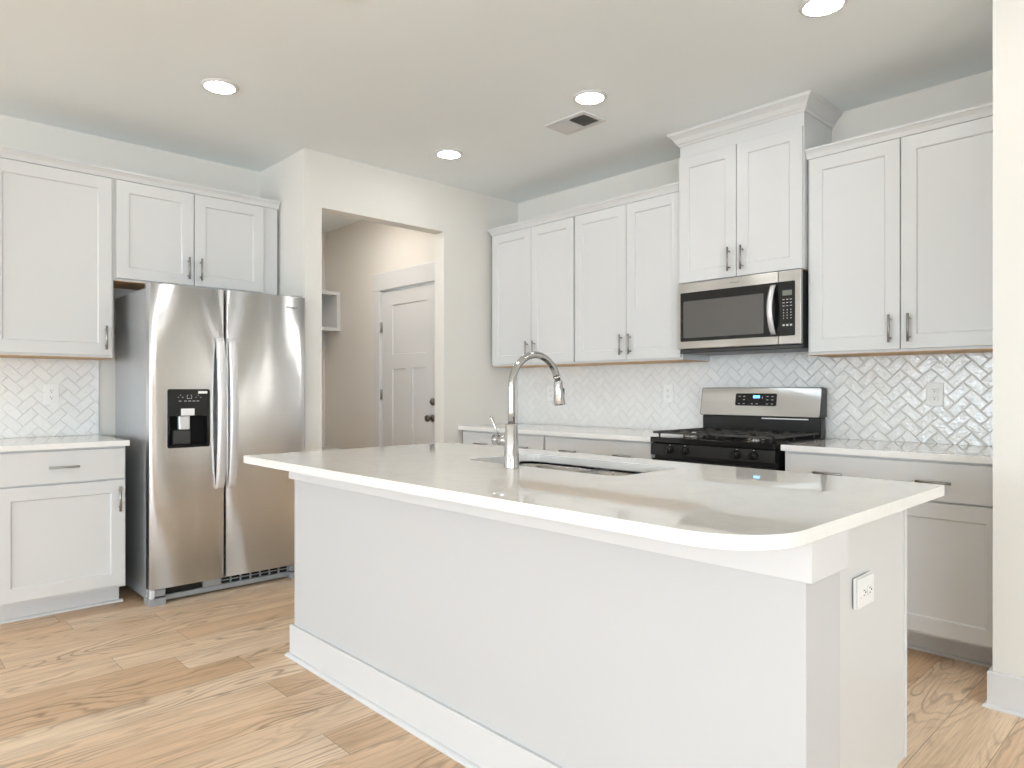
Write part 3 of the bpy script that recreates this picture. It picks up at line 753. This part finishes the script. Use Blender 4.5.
# ------------------------------------------------------------------ microwave
MX, MW = 1.800, 0.754; MZ0, MZ1 = 1.412, 1.8255
t = thing('microwave_oven', 'stainless over-the-range microwave with black glass window', 'microwave', (MX, 0, MZ0))
mh = MZ1-MZ0
bm = B(); bx(bm, 0.006, MW-0.006, -0.372, -0.012, 0.004, mh-0.002); obj('microwave_body', bm, 'darkrim', t)
bm = B(); slab(bm, rrect(0.0, 0.628, 0.022, mh, 0.004, 2), -0.400, -0.374, plane='xz'); dr = obj('microwave_door', bm, 'steel', t, bevel=0.003)
bm = B(); slab(bm, rrect(0.630, MW, 0.022, mh, 0.004, 2), -0.400, -0.374, plane='xz'); cpn = obj('control_side', bm, 'steel', t, bevel=0.003)
bm = B(); slab(bm, rrect(0.022, 0.6275, 0.066, 0.357, [0.0, 0.006, 0.006, 0.0], 3), -0.4022, -0.398, plane='xz'); gl = obj('door_glass', bm, 'blackgloss', dr)
bm = B(); slab(bm, rrect(0.042, 0.548, 0.086, 0.305, 0.006, 3), -0.4032, -0.4018, plane='xz'); obj('mesh_window', bm, 'micwindow', gl, label='smoky see-through oven window')
bm = B(); slab(bm, rrect(0.6305, 0.722, 0.066, 0.357, [0.006, 0.0, 0.0, 0.006], 3), -0.4022, -0.398, plane='xz'); kp = obj('keypad', bm, 'blackgloss', cpn)
bm = B(); bx(bm, 0.655, 0.706, -0.4030, -0.4018, 0.281, 0.309); obj('display', bm, 'lcd', kp)
bm = B()
for r_ in range(3):
    for c_ in range(3): bx(bm, 0.655+c_*0.020, 0.666+c_*0.020, -0.4030, -0.4018, 0.258-r_*0.017, 0.262-r_*0.017)
for r_ in range(4):
    for c_ in range(3): bx(bm, 0.6585+c_*0.020, 0.6625+c_*0.020, -0.4030, -0.4018, 0.202-r_*0.015, 0.208-r_*0.015)
for c_ in range(3): bx(bm, 0.655+c_*0.020, 0.667+c_*0.020, -0.4030, -0.4018, 0.118, 0.128)
obj('keys', bm, 'legend', kp)
bm = B(); pts = []
NH = 18
A = []
for k in range(NH+1):
    s = k/NH; z = 0.076+0.268*s; y = -0.404-0.046*math.sin(PI*s)**0.8 if 0 < s < 1 else -0.404
    A.append((y, z))
prev = None
for y, z in A:
    ring = [bm.verts.new(c) for c in ((0.588, y, z), (0.596, y-0.006, z), (0.612, y-0.006, z), (0.620, y, z), (0.612, y+0.006, z), (0.596, y+0.006, z))]
    if prev:
        for k in range(6): f = bm.faces.new((prev[k], prev[(k+1) % 6], ring[(k+1) % 6], ring[k])); f.smooth = True
    else: bm.faces.new(ring)
    prev = ring
bm.faces.new(prev[::-1])
obj('microwave_handle', bm, 'handlesteel', dr, label='curved stainless handle')
bm = B(); bx(bm, 0.010, MW-0.010, -0.390, -0.05, -0.004, 0.020, bev=0.004); obj('vent_grille', bm, 'darkrim', t)
text_part('logo', 'Whirlpool', 0.014, 'logo', dr, (0.372, -0.4003, 0.386))

# ------------------------------------------------------------------ refrigerator
t = thing('refrigerator', 'stainless side-by-side refrigerator with ice and water dispenser', 'refrigerator', (-0.655, -2.846, 0), PI/2)
FW = 0.913; yF = -0.715
bm = B(); bx(bm, 0.006, FW-0.006, -0.636, -0.005, 0.028, 1.755, bev=0.003); obj('fridge_body', bm, 'fridgeside', t)
def bowed(bm, x0, x1, z0, z1, yb, yf, bow, hole=None, n=14, rr=0.012):
    """door shell: front bulges by `bow` across its width, rounded vertical edges; optional hole through the front"""
    def yfr(x):
        s = (x-x0)/(x1-x0); y = yf + bow*(2*s-1)**2
        e = min(x-x0, x1-x)
        if e < rr: y += rr-math.sqrt(max(rr*rr-(rr-e)**2, 0))
        return y
    xs = [x0, x0+0.002, x0+0.005, x0+rr] + [x0+rr+(x1-x0-2*rr)*k/n for k in range(1, n)] + [x1-rr, x1-0.005, x1-0.002, x1]
    zs = [z0, z1]
    if hole:
        xs += [hole[0], hole[1]]; zs += [hole[2], hole[3]]
    xs = sorted(set(xs)); zs = sorted(set(zs))
    F = {}; 
    for i_, x in enumerate(xs):
        for j_, z in enumerate(zs): F[i_, j_] = bm.verts.new((x, yfr(x), z))
    for i_ in range(len(xs)-1):
        for j_ in range(len(zs)-1):
            mx, mz = (xs[i_]+xs[i_+1])/2, (zs[j_]+zs[j_+1])/2
            if hole and hole[0] < mx < hole[1] and hole[2] < mz < hole[3]: continue
            f = bm.faces.new((F[i_, j_], F[i_+1, j_], F[i_+1, j_+1], F[i_, j_+1])); f.smooth = True
    nx, nz = len(xs), len(zs)
    rim = [(i_, 0) for i_ in range(nx)] + [(nx-1, j_) for j_ in range(1, nz)] + [(i_, nz-1) for i_ in range(nx-2, -1, -1)] + [(0, j_) for j_ in range(nz-2, 0, -1)]
    K = [bm.verts.new((xs[i_], yb, zs[j_])) for i_, j_ in rim]; R_ = [F[k] for k in rim]; m = len(rim)
    for k in range(m): bm.faces.new((R_[k], K[k], K[(k+1) % m], R_[(k+1) % m]))
    bm.faces.new(K[::-1])
HOLE = (0.091, 0.315, 0.868, 1.190)
bm = B(); bowed(bm, 0.0, 0.4045, 0.094, 1.773, -0.645, yF, 0.007, HOLE); fz = obj('freezer_door', bm, 'steeldoor', t)
bm = B(); bowed(bm, 0.4125, FW, 0.094, 1.773, -0.645, yF, 0.008); fr = obj('fridge_door', bm, 'steeldoor', t)
# dispenser set in the freezer door
x0, x1, z0, z1 = HOLE; zm = 1.042
bm = B(); slab(bm, rrect(x0+0.001, x1-0.001, z0+0.001, z1-0.001, 0.012, 3), yF+0.006, yF+0.058, plane='xz')
bm.free()
bm = B(); yp = yF-0.003
slab(bm, rrect(x0-0.003, x1+0.003, z0-0.003, z1+0.003, 0.012, 4), yp-0.0005, yp+0.006, rrect(x0+0.010, x1-0.010, z0+0.012, zm, 0.006, 3), plane='xz')
ds = obj('dispenser', bm, 'blackgloss', fz, bevel=0.001, label='black ice and water dispenser')
bm = B(); bx(bm, x0+0.002, x0+0.010, yp+0.006, yp+0.062, z0+0.002, zm); bx(bm, x1-0.010, x1-0.002, yp+0.006, yp+0.062, z0+0.002, zm)
bx(bm, x0+0.010, x1-0.010, yp+0.006, yp+0.062, z0+0.002, z0+0.012); bx(bm, x0+0.010, x1-0.010, yp+0.006, yp+0.062, zm, zm+0.008)
bx(bm, x0+0.008, x1-0.008, yp+0.056, yp+0.062, z0+0.01, zm)
obj('dispenser_well', bm, 'matteblack', ds)
bm = B(); bx(bm, x0+0.068, x0+0.142, yp-0.001, yp+0.004, zm+0.002, zm+0.042, bev=0.001); obj('dispenser_label', bm, 'sticker', ds, label='pale label under the controls')
bm = B(); bx(bm, x0+0.062, x0+0.120, yp+0.010, yp+0.040, zm-0.075, zm, bev=0.003); bx(bm, x0+0.070, x0+0.116, yp+0.006, yp+0.012, zm-0.075, zm-0.038); obj('paddle', bm, 'handlesteel', ds, label='pale dispenser paddle')
bm = B(); bx(bm, x0+0.030, x0+0.125, yp+0.012, yp+0.052, z0+0.015, zm-0.080, bev=0.003); obj('drip_well', bm, 'trayplastic', ds)
bm = B(); bx(bm, x1-0.062, x1-0.012, yp-0.0012, yp+0.001, z1-0.022, z1-0.008); obj('sticker', bm, 'sticker', ds, label='small white sticker')
bm = B()
for kx, kz in [(0.055, 0.105), (0.066, 0.117), (0.078, 0.105), (0.150, 0.105), (0.162, 0.117), (0.174, 0.105)]: bx(bm, x0+kx-0.003, x0+kx+0.003, yp-0.0008, yp+0.001, zm+kz-0.0015, zm+kz+0.0015)
for kx in (0.064, 0.092, 0.115, 0.138, 0.160): bx(bm, x0+kx-0.007, x0+kx+0.007, yp-0.0008, yp+0.001, zm+0.082, zm+0.086)
for a, b, c, d in [(0.101, 0.127, 0.097, 0.099), (0.101, 0.103, 0.099, 0.118), (0.125, 0.127, 0.099, 0.118), (0.101, 0.108, 0.116, 0.118), (0.120, 0.127, 0.116, 0.118)]: bx(bm, x0+a, x0+b, yp-0.0008, yp+0.001, zm+c, zm+d)
obj('control_icons', bm, 'legend', ds)
# handles: flat bowed bars
def fridge_handle(x0, x1, parent):
    bm = B(); n = 24; prev = None
    for k in range(n+1):
        s = k/n; z = 0.617+0.875*s
        y = -0.718-0.036*(1-abs(2*s-1)**2.2)
        if k in (0, n): y = -0.714
        th = 0.010 if k not in (0, n) else 0.003
        ring = [bm.verts.new(c) for c in ((x0, y+th, z), (x0, y-th, z), (x0+0.006, y-th-0.004, z), (x1-0.006, y-th-0.004, z), (x1, y-th, z), (x1, y+th, z))]
        if prev:
            for q in range(6): f = bm.faces.new((prev[q], prev[(q+1) % 6], ring[(q+1) % 6], ring[q])); f.smooth = (q in (2,))
        else: bm.faces.new(ring)
        prev = ring
    bm.faces.new(prev[::-1]); return obj('door_handle', bm, 'handlesteel', parent, label='pale steel bar handle')
fridge_handle(0.352, 0.398, fz); fridge_handle(0.419, 0.465, fr)
text_part('logo', 'Whirlpool', 0.018, 'logo', fr, (0.820, yF+0.0012, 1.704))
# foot covers, hinges, base grille
bm = B(); bx(bm, 0.0, 0.088, -0.700, -0.60, 0.0, 0.040, bev=0.003); bx(bm, 0.020, 0.088, -0.690, -0.60, 0.048, 0.086, bev=0.003); obj('foot_cover', bm, 'fridgeplastic', t)
bm = B(); bx(bm, FW-0.088, FW, -0.700, -0.60, 0.0, 0.040, bev=0.003); bx(bm, FW-0.088, FW-0.02, -0.690, -0.60, 0.048, 0.086, bev=0.003); obj('foot_cover', bm, 'fridgeplastic', t)
bm = B(); bx(bm, 0.004, 0.030, -0.700, -0.675, 0.040, 0.092, bev=0.006, seg=2); obj('lower_hinge', bm, 'trim', t, label='small white lower hinge cover')
bm = B(); bx(bm, 0.088, FW-0.088, -0.660, -0.640, 0.012, 0.042, bev=0.003); bx(bm, 0.088, FW-0.088, -0.650, -0.640, 0.078, 0.090)
bx(bm, 0.30, 0.395, -0.668, -0.640, 0.046, 0.088, bev=0.002)
for k in range(8): bx(bm, 0.40+k*0.060, 0.406+k*0.060, -0.655, -0.640, 0.042, 0.090)
bx(bm, 0.40, FW-0.09, -0.652, -0.640, 0.059, 0.063)
obj('base_grille', bm, 'fridgeplastic', t)
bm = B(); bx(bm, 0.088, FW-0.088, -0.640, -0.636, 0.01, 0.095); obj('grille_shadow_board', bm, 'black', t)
for xa in (0.012, FW-0.072):
    bm = B(); bx(bm, xa, xa+0.06, -0.69, -0.58, 1.755, 1.785, bev=0.006, seg=2); obj('top_hinge_cover', bm, 'fridgeplastic', t)

# ------------------------------------------------------------------ ceiling lights and vent
def can(x, y, label):
    t = thing('recessed_light', label, 'ceiling light', (x, y, H), 0, 'recessed ceiling lights')
    bm = B(); n = 40
    prof = [(0.068, -0.004), (0.074, -0.010), (0.086, -0.009), (0.092, -0.001), (0.092, 0.0), (0.068, 0.0)]
    rings = [[bm.verts.new((r*math.cos(2*PI*k/n), r*math.sin(2*PI*k/n), z)) for k in range(n)] for r, z in prof]
    for A_, B_ in zip(rings, rings[1:]+rings[:1]):
        for k in range(n): f = bm.faces.new((A_[k], A_[(k+1) % n], B_[(k+1) % n], B_[k])); f.smooth = True
    obj('trim_ring', bm, 'trim', t)
    bm = B(); lathe(bm, [(0.001, -0.018), (0.050, -0.0165), (0.062, -0.012), (0.064, -0.001), (0.001, -0.001)], n=40); obj('lens', bm, 'lens', t, label='glowing round lens')
can(0.548, -2.654, 'round recessed ceiling light above the refrigerator, apart from the others')
can(1.766, -1.178, 'round recessed ceiling light right beside the ceiling vent')
can(0.559, -1.175, 'round recessed ceiling light nearest the hall opening')
can(2.987, -1.178, 'round recessed ceiling light at the top edge of the photo')
can(1.766, -2.654, 'added unseen recessed light brightening the island top beside the faucet')  # unseen lamp added to brighten counter and floor
can(2.987, -2.654, 'added unseen recessed light brightening the rounded island corner')  # second unseen lamp of the added row, same brightening purpose
can(4.20, -1.178, 'round recessed ceiling light beyond the right edge of the photo')
t = thing('ceiling_vent', 'white rectangular ceiling air register with a dark open half', 'vent', (1.479, -0.970, H))
bm = B(); slab(bm, rrect(-0.152, 0.152, -0.102, 0.102, 0.003, 2), -0.007, -0.0005, rrect(-0.125, 0.125, -0.070, 0.070, 0.001, 2)); obj('frame', bm, 'trim', t, bevel=0.002)
bm = B(); bx(bm, -0.127, 0.127, -0.072, 0.072, -0.002, -0.0006); obj('duct', bm, 'dark', t)
for k in range(26):
    xk = -0.122 + k*0.0098
    bm = B(); s = -1 if xk < 0.005 else 1
    vs = [(xk-0.005, -0.0025), (xk-0.004, -0.0025), (xk+0.005*1, -0.0075), (xk+0.004, -0.0075)]
    if s < 0: vs = [(2*xk-a, b) for a, b in vs]
    A_ = [bm.verts.new((a, -0.071, b)) for a, b in vs]; B_ = [bm.verts.new((a, 0.071, b)) for a, b in vs]
    for q in range(4): bm.faces.new((A_[q], A_[(q+1) % 4], B_[(q+1) % 4], B_[q]))
    bm.faces.new(A_[::-1]); bm.faces.new(B_)
    obj('louver', bm, 'trim', t)
bm = B(); bx(bm, -0.004, 0.004, -0.071, 0.071, -0.008, -0.002); obj('centre_bar', bm, 'trim', t)
# hall lamp on the blind side of the opening
t = thing('hall_light', 'round flush hall ceiling light out of view beyond the opening', 'ceiling light', (-0.75, -1.30, H))
bm = B(); lathe(bm, [(0.001, -0.020), (0.150, -0.020), (0.160, -0.016), (0.162, 0.0), (0.001, 0.0)], n=40); obj('trim_ring', bm, 'trim', t)
bm = B(); lathe(bm, [(0.001, -0.040), (0.08, -0.037), (0.130, -0.028), (0.140, -0.0205), (0.001, -0.0205)], n=40); obj('lens', bm, 'hall_lens', t)
